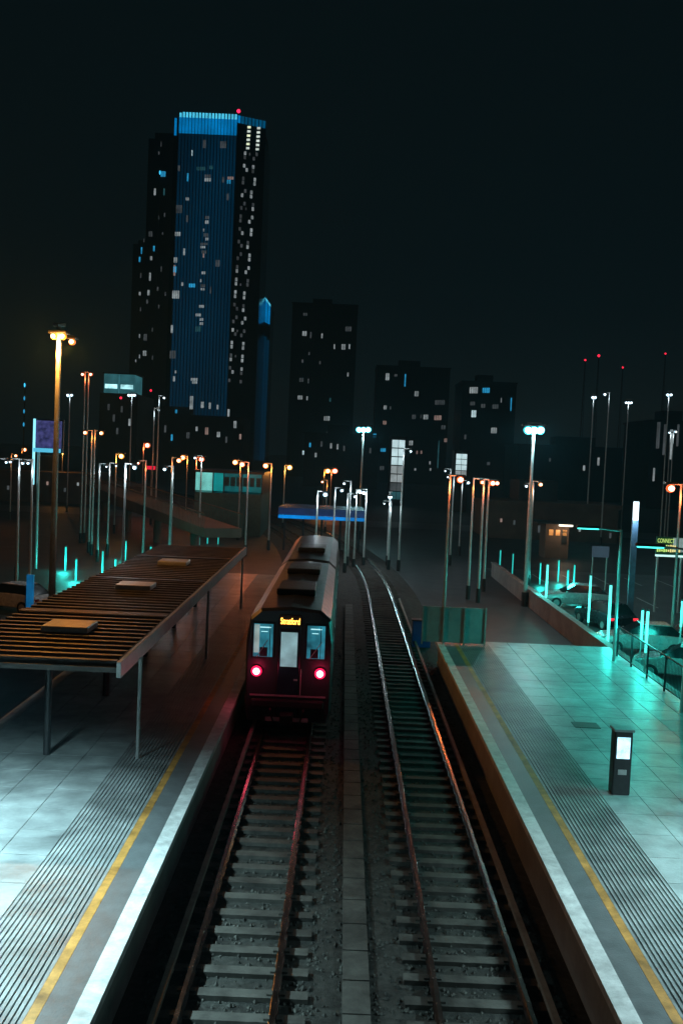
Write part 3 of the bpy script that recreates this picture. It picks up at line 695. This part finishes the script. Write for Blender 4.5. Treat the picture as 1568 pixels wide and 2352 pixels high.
# red mast lights
for i, (x, y, r) in enumerate([(1343, 829, 2.2), (1374, 819, 3), (1429, 846, 2), (1527, 814, 2)]):
    D = 240 + 12 * i; p = at(x, y, D)
    t = thing('radio_mast', 'slim mast topped by a red light, %s of four on the right' % ['first', 'second and brightest', 'third and dimmest', 'last'][i], 'mast', (p.x, D, -.3), 'red-tipped masts on the right skyline')
    b = MB()
    for dx, dyy in ((-.5, -.3), (.5, -.3), (0, .5)): b.tube((p.x + dx, D + dyy, -.3), (p.x + dx * .15, D + dyy * .15, p.z), .05, n=5)
    zz = 0.0; kk = 0
    while zz < p.z - 1:
        f0 = 1 - .85 * zz / p.z; s = -1 if kk % 2 else 1
        b.tube((p.x - .5 * s * f0, D - .3 * f0, zz), (p.x + .5 * s * f0, D - .3 * f0, zz + 1.2), .03, n=4); zz += 1.2; kk += 1
    b.build('lattice', M['dark'], t)
    MB().ball((p.x, D, p.z + .2), r * D / F).build('lamp', glow('mast_red', (1, .02, .06), 2.2), t, True)
for (x, y, lab, D) in ((347, 897, 'small red roof light left of the blue tower base', 295), (278, 914, 'tiny red roof light below the glowing rooftop storey', 255)):
    p = at(x, y, D); t = thing('roof_light', lab, 'warning light', (p.x, D, 0))
    MB().tube((p.x, D, -.3), (p.x, D, p.z), .1, n=6).build('post', M['dark'], t)
    MB().ball((p.x, D, p.z), .32).build('lamp', glow('mast_red', (1, .02, .06), 2.2), t, True)
for (x, y0, y1, D, lab) in ((59, 885, 985, 180, 'dark mast with four small blue lights at the far left'), (368, 397, 420, 465, 'bright blue light on the dark tower left of the tallest')):
    p = at(x, y0, D); t = thing('blue_light_mast', lab, 'mast', (p.x, D, 0))
    MB().tube((p.x, D - .2, -.3), (p.x, D - .2, p.z), .12, n=6).build('pole', M['dark'], t)
    for k in range(4 if D < 300 else 1):
        q = at(x - k * 1.6, y0 + k * 30, D)
        MB().ball((p.x, D - .4, q.z), 2.2 * D / F, (.8, .8, 2.2)).build('lamp', TONE['B'] if k else glow('blue_beacon', (.05, .6, 1), 1.6), t, True)

# ------------------------------------------------------------------ teal light columns
tc_ = glow('teal_tube', (.03, .62, .56), .95, .25, .6); tb_ = glow('teal_tube_bright', (.16, .9, .8), 1.3, .2, .6)
G = [(152,1256,1325,70,4),(176,1285,1350,65,4),(237,1266,1360,62,4),(266,1285,1330,64,4),(290,1243,1290,78,2.5),(347,1256,1330,70,4),(458,1235,1300,85,3.4),(477,1235,1280,95,2.5),(502,1220,1290,95,2.2),
     (1149,1264,1310,82,3),(1178,1272,1330,80,2.6),(1241,1293,1345,74,3),(1257,1297,1390,60,5),(1283,1287,1345,76,3),(1304,1310,1360,64,4),(1319,1298,1370,66,3.4),(1356,1322,1430,54,5),(1402,1344,1480,46,6.5),(1475,1402,1470,40,5.5),(1487,1404,1500,38,6.5),(1566,1381,1440,44,5)]
for i, (x, y0, y1, D, wpx) in enumerate(G):
    p = at(x, y0, D); q = at(x, y1, D); r = wpx * D / F / 2
    if i < 9: lab = 'slim glowing teal light column, %s from the left behind the left platform' % ORD[i]
    else: lab = 'slim glowing teal light column, %s from the left in the right-hand car park' % ORD[i - 9]
    t = thing('light_column', lab, 'light column', (p.x, D, -.3), 'teal light columns')
    MB().tube((p.x, D, -.3), (p.x, D, q.z), r * .7, n=8).build('post', M['pole'], t)
    MB().tube((p.x, D, q.z), (p.x, D, p.z), r, r, 10).build('light_tube', tb_ if wpx >= 5 else tc_, t)
    MB().tube((p.x, D, p.z), (p.x, D, p.z + .08), r * 1.15, n=10).build('cap', M['dark'], t)
    if D < 80: light(t, (p.x, D - .5, (p.z + q.z) / 2), 'POINT', 190 if wpx >= 4 else 90, (.03, .85, .72), .3)

# ------------------------------------------------------------------ cars
def car(x, y, rz, label, paint, lit=False):
    m_ = mat('car_paint_' + paint[0], paint[1], .25, .2, .05, 2)
    root = bpy.data.objects.new('parked_car', None); C.objects.link(root); root.location = (x, y, -.3); root.rotation_euler = (0, 0, rz); root['_o'] = (0, 0, 0)
    tag(root, label, 'car', 'cars parked behind the platforms')
    W2 = .88
    sec = [(-2.15, .45, .8, .95), (-1.9, .3, .95, 1), (-1.0, .28, 1.0, 1), (.9, .28, .98, 1), (1.9, .3, .82, .97), (2.15, .42, .68, .9)]
    b = MB(); n = 6
    for yy, zb, zt, f in sec: b.v += [(-W2 * f, yy, zb), (W2 * f, yy, zb), (W2 * f, yy, (zb + zt) / 2), (W2 * f * .95, yy, zt), (-W2 * f * .95, yy, zt), (-W2 * f, yy, (zb + zt) / 2)]
    for i in range(len(sec) - 1):
        for j in range(n): q = (j + 1) % n; b.f.append((i * n + j, i * n + q, (i + 1) * n + q, (i + 1) * n + j))
    b.f.append(tuple(range(n - 1, -1, -1))); b.f.append(tuple(range((len(sec) - 1) * n, len(sec) * n)))
    b.build('body', m_, root, False, bevel=.06)
    b = MB(); gl = [(-1.85, .95, .78), (-1.25, 1.42, .62), (.2, 1.44, .62), (1.0, .98, .76)]
    for yy, z, w_ in gl: b.v += [(-w_, yy, z), (w_, yy, z), (W2 * .86, yy, .93), (-W2 * .86, yy, .93)]
    for i in range(3):
        for j in range(4): q = (j + 1) % 4; b.f.append((i * 4 + j, (i + 1) * 4 + j, (i + 1) * 4 + q, i * 4 + q))
    b.f += [(0, 1, 2, 3), (15, 14, 13, 12)]
    b.build('cabin_glass', M['carglass'], root)
    MB().box((-.6, -1.2, 1.425), (.6, .2, 1.47)).build('roof', m_, root, bevel=.02)
    for sx in (-1, 1):
        for yy in (-1.35, 1.35):
            w__ = MB().tube((sx * .72, yy, .32), (sx * .9, yy, .32), .32, .32, 18).build('wheel', M['black'], root)
            MB().tube((sx * .88, yy, .32), (sx * .915, yy, .32), .19, .19, 12).build('rim', M['pole'], w__)
        MB().cbox((sx * .66, -2.1, .74), (.3, .1, .14)).build('tail_light', glow('car_red', (1, .03, .05), 1.6) if lit else mat('red_lens', (.25, .01, .01), .2), root)
        MB().cbox((sx * .64, 2.08, .62), (.3, .1, .14)).build('headlight', mat('clear_lens', (.5, .52, .55), .1), root)
        MB().cbox((sx * .98, .75, 1.0), (.16, .1, .12)).build('mirror', m_, root)
def pc(px, py): 
    d = ray(px, py); k = (-.3 - H) / d.z; v = Vector((0, 0, H)) + d * k; return v.x, v.y
cars = [(15.0, 63.0, 1.5, 'pale car parked among the teal columns, farthest of the right-hand cars', ('silver', (.35, .38, .38)), False),
        (14.9, 55.6, .25, 'dark car with lit red tail lights, second row of the right-hand car park', ('black', (.02, .02, .025)), True),
        (14.8, 48.2, 1.45, 'white car parked broadside behind the right platform', ('white', (.55, .58, .58)), False),
        (14.9, 42.4, 1.2, 'silver car parked nearest the right edge beside two teal columns', ('silver', (.35, .38, .38)), False),
        (18.9, 50.6, .1, 'dark red car with glowing tail lights at the right edge', ('red', (.2, .02, .02)), True),
        (-17.4, 52.6, 1.2, 'white car parked beyond the left platform, leftmost', ('white', (.55, .58, .58)), False),
        (-12.4, 55.8, 1.3, 'silver car parked beyond the left platform near a blue hoarding', ('silver', (.35, .38, .38)), False),
        (-10.2, 68.6, 1.1, 'pale car parked under the teal columns left of the train', ('white', (.55, .58, .58)), False)]
for (px, py, rz, lab, pt, lit) in cars:
    x, y = px, py
    car(x, y, rz, lab, pt, lit)

# car park floor paint
x0_, x1_ = 13.0, 46.0
struct('car_park', MB().box((12.2, 20, -.30), (48, 84, -.296)), mat('car_park_asphalt', (.05, .052, .052), .42, 0, .3, .5, .3))
b = MB()
for j in range(5):
    yy = 28 + j * 12
    for i in range(13): b.box((13 + i * 2.5, yy, -.296), (13.1 + i * 2.5, yy + 4.8, -.292))
struct('parking_bay_markings', b, M['white'])
struct('access_road', MB().box((-60, 52, -.30), (-12.4, 60, -.296)), mat('road_asphalt', (.07, .07, .07), .45, 0, .3, .5, .3))
struct('far_road', MB().box((-150, 128, -.30), (150, 140, -.296)), mat('road_asphalt', (.07, .07, .07), .45))

# low walls of the car park
t = thing('low_wall', 'low pale concrete wall between right platform and car park', 'wall', (12, 20, -.3))
MB().box((11.8, 6, -.3), (12.05, 78, .75)).build('wall', M['conc'], t); MB().box((11.74, 6, .75), (12.11, 78, .83)).build('coping', M['conc'], t)

# kiosk with warm light
a = at(1250, 1196, 95); c = at(1306, 1240, 95)
t = thing('kiosk', 'small kiosk with a bright canopy light and warm orange windows', 'kiosk', (a.x, 95, -.3))
MB().box((a.x + .2, 95.2, -.3), (c.x, 98, a.z - .25)).build('wall', M['wall2'], t)
MB().box((a.x - .8, 94.2, a.z - .25), (c.x + .2, 98.2, a.z - .1)).build('roof', M['dark'], t)
MB().box(((a.x + c.x) / 2, 94.15, a.z - .42), (c.x + .1, 94.3, a.z - .25)).build('canopy_light', glow('kiosk_light', (1, .92, .75), 2.2), t)
for k in range(3): MB().cbox((a.x + .7 + .65 * k, 95.15, a.z - 1.1), (.4, .08, .55)).build('window', glow('kiosk_window', (1, .42, .12), .55, .6, 2), t)
MB().cbox((c.x - .45, 95.15, a.z - 1.5), (.5, .08, 1.3)).build('door', M['dark'], t)
light(t, (c.x - .6, 94, a.z - .8), 'POINT', 60, (1, .7, .45), .2)

# yellow-green sign
a = at(1507, 1232, 62); c = at(1566, 1276, 62)
t = thing('lettered_sign', 'lit sign with green-yellow letters on a pale ground at the right edge', 'sign', (a.x, 62, -.3))
w_ = c.x - a.x; h_ = a.z - c.z
bd = MB().box((a.x, 62, c.z), (c.x + .3, 62.12, a.z)).build('sign_board', mat('sign_green', (.02, .12, .08), .4), t)
MB().box((a.x + w_ * .62, 61.97, c.z + .2), (c.x + .3, 61.995, a.z - .05)).build('pale_panel', glow('sign_pale', (.45, .62, .6), .4, .3, 2), t)
MB().box((a.x, 61.95, c.z - .12), (c.x + .3, 62.1, c.z + .0)).build('light_strip', glow('sign_strip', (.6, .95, .9), 1.2), t)
lm = glow('sign_letters', (.62, .9, .22), .95)
text('CONNECT', h_ * .33, (a.x + .06, 61.94, a.z - h_ * .33), lm, t, width=w_ * .62)
for k in range(2):   # lower lines cannot be read in the photograph: bars of the same size
    for q in range(9 + 2 * k):
        MB().cbox((a.x + .09 + q * .135, 61.94, a.z - h_ * (.52 + .24 * k)), (.09, .02, h_ * (.17 - .03 * (q % 3)))).build('letter_bar', lm if q < 5 else glow('sign_letters_yellow', (.95, .8, .3), .95), t)
for x in (a.x + .2, c.x): MB().tube((x, 62.2, -.3), (x, 62.2, c.z), .08).build('leg', M['pole'], t)

# totem, panels and hoardings
a = at(1461, 1152, 58); z1 = at(1461, 1195, 58).z
t = thing('totem_sign', 'tall slim totem with a white-blue lit top on the right', 'sign', (a.x, 58, -.3))
MB().box((a.x - .14, 58, z1), (a.x + .16, 58.15, a.z)).build('lit_panel', glow('totem_light', (.75, .92, 1), 1.5, .2, 2), t)
MB().box((a.x - .16, 58.02, -.3), (a.x + .18, 58.2, z1)).build('column', mat('totem_blue_grey', (.12, .2, .3), .4), t)
light(t, (a.x, 57.4, z1), 'POINT', 70, (.5, .8, 1), .15)
a = at(1360, 1254, 72); c = at(1397, 1281, 72)
t = thing('information_board', 'plain grey-blue board on two legs left of the totem', 'board', (a.x, 72, -.3))
MB().box((a.x, 72, c.z), (c.x, 72.1, a.z)).build('board', glow('board_grey', (.08, .12, .17), .35, .2, 2), t)
for x in (a.x + .1, c.x - .1): MB().tube((x, 72.15, -.3), (x, 72.15, c.z), .05).build('leg', M['pole'], t)
a = at(242, 1312, 58); c = at(296, 1378, 58)
t = thing('blue_hoarding', 'glowing blue hoarding between teal columns beyond the left platform', 'hoarding', (a.x, 58, -.3))
MB().box((a.x, 58, max(c.z, .1)), (c.x, 58.12, a.z)).build('panel', glow('blue_board', (.01, .14, .5), .3, .7, 1.2), t)
MB().box((a.x, 57.95, max(c.z, .1) - .06), (c.x + .8, 58.05, max(c.z, .1))).build('light_strip', glow('teal_strip', (.05, .5, .6), .8), t)
for x in (a.x + .1, c.x - .1): MB().tube((x, 58.15, -.3), (x, 58.15, max(c.z, .1)), .05).build('leg', M['pole'], t)
a = at(302, 1322, 52); c = at(302, 1392, 52)
t = thing('tube_sign', 'upright pale violet-white lit tube right of the blue hoarding', 'sign', (a.x, 52, -.3))
MB().tube((a.x, 52, max(c.z, 0)), (a.x, 52, a.z), .1, n=10).build('light_tube', glow('violet_white', (.62, .8, 1), 1.5), t)
MB().tube((a.x, 52, -.3), (a.x, 52, max(c.z, 0)), .06, n=8).build('post', M['pole'], t)
a = at(62, 1320, 50); c = at(76, 1400, 50)
t = thing('blue_sign', 'narrow upright blue lit sign at the left edge', 'sign', (a.x, 50, -.3))
MB().box((a.x, 50, max(c.z, .2)), (c.x, 50.12, a.z)).build('panel', glow('blue_sign_light', (.01, .2, .5), .4, .4, 2), t)
MB().tube((a.x + .1, 50.2, -.3), (a.x + .1, 50.2, a.z), .05).build('leg', M['pole'], t)
a = at(338, 1070, 125); c = at(357, 1079, 125)
t = thing('red_sign', 'small red lit sign beside an orange lamp on the left', 'sign', (a.x, 125, -.3))
MB().box((a.x, 125, c.z), (c.x, 125.1, a.z)).build('panel', glow('red_sign_light', (1, .02, .06), .8, .5, 6), t)
MB().tube(((a.x + c.x) / 2, 125.2, -.3), ((a.x + c.x) / 2, 125.2, c.z), .07).build('leg', M['pole'], t)
# blue equipment box beside the right track
x, y = pc(905, 1640); 
t = thing('trackside_cabinet', 'dark blue trackside cabinet beyond the train on the right track side', 'cabinet', (3.6, 46, -.3))
MB().box((3.45, 46, -.13), (4.3, 46.5, 1.1)).build('cabinet', M['bluepanel'], t, bevel=.02)
MB().box((3.4, 45.95, 1.1), (4.35, 46.55, 1.16)).build('lid', M['dark'], t)

# ------------------------------------------------------------------ platform lamps added to brighten and tint both platforms
def fill_lamp(x, y, label, col, cname, energy, side, tone_, h=5.2):
    t = thing('added_platform_lamp', label, 'platform lamp', (x, y, PZ), 'added platform lamps')
    MB().tube((x, y, PZ), (x, y, PZ + h), .07, .05, 10).build('pole', M['pole'], t)
    MB().tube((x, y, PZ + h - .05), (x + side * 1.3, y, PZ + h + .05), .035, n=8).build('arm', M['pole'], t)
    l_ = MB().cbox((x + side * 1.3, y, PZ + h + .06), (.9, .22, .1)).build('lantern', M['dark'], t, bevel=.02)
    MB().cbox((x + side * 1.3, y, PZ + h - .01), (.8, .16, .05)).build('lamp_glass', tone_, l_)
    light(t, (x + side * 1.3, y, PZ + h - .12), 'SPOT', energy, col, .3, (0, 0, 0), R(132))
pw = glow('added_lamp_tube', (.75, .97, 1), 6); pt_ = glow('added_lamp_tube_teal', (.05, .8, .7), 3)
for y in (8.5, 16.5): fill_lamp(-9.0, y, 'unseen white lamp added to brighten the left platform, %s' % ('nearest the camera' if y < 10 else 'second from the camera'), (.60, .94, 1), 'w', 6000, 1, pw)
for y in (8.5, 16.5): fill_lamp(10.9, y, 'unseen white lamp added to brighten the right platform, %s' % ('nearest the camera' if y < 10 else 'second from the camera'), (.64, .95, 1), 'w', 4000, -1, pw)
for y in (23, 31, 39): fill_lamp(10.9, y, 'teal lamp added to tint the right platform, %s' % {23: 'nearest of the teal ones', 31: 'middle one', 39: 'farthest one'}[y], (.02, .8, .68), 't', 900, -1, pt_)

# ------------------------------------------------------------------ thin haze added for lamp glow and softer building outlines
HZ = MB().box((-900, -60, -1.6), (900, 900, 160)).build('haze', bpy.data.materials.new('added_haze')); HZ['kind'] = 'stuff'; HZ['label'] = 'added thin haze that glows around the lamps'; HZ['category'] = 'haze'
hm = HZ.data.materials[0]; hm.use_nodes = True; hn = hm.node_tree; hn.nodes.clear()
ho = hn.nodes.new('ShaderNodeOutputMaterial'); hv = hn.nodes.new('ShaderNodeVolumePrincipled'); hv.inputs['Density'].default_value = .0006; hv.inputs['Color'].default_value = (.35, .8, 1, 1)
hn.links.new(hv.outputs[0], ho.inputs['Volume'])
for o in bpy.data.objects:
    if '_o' in o: del o['_o']
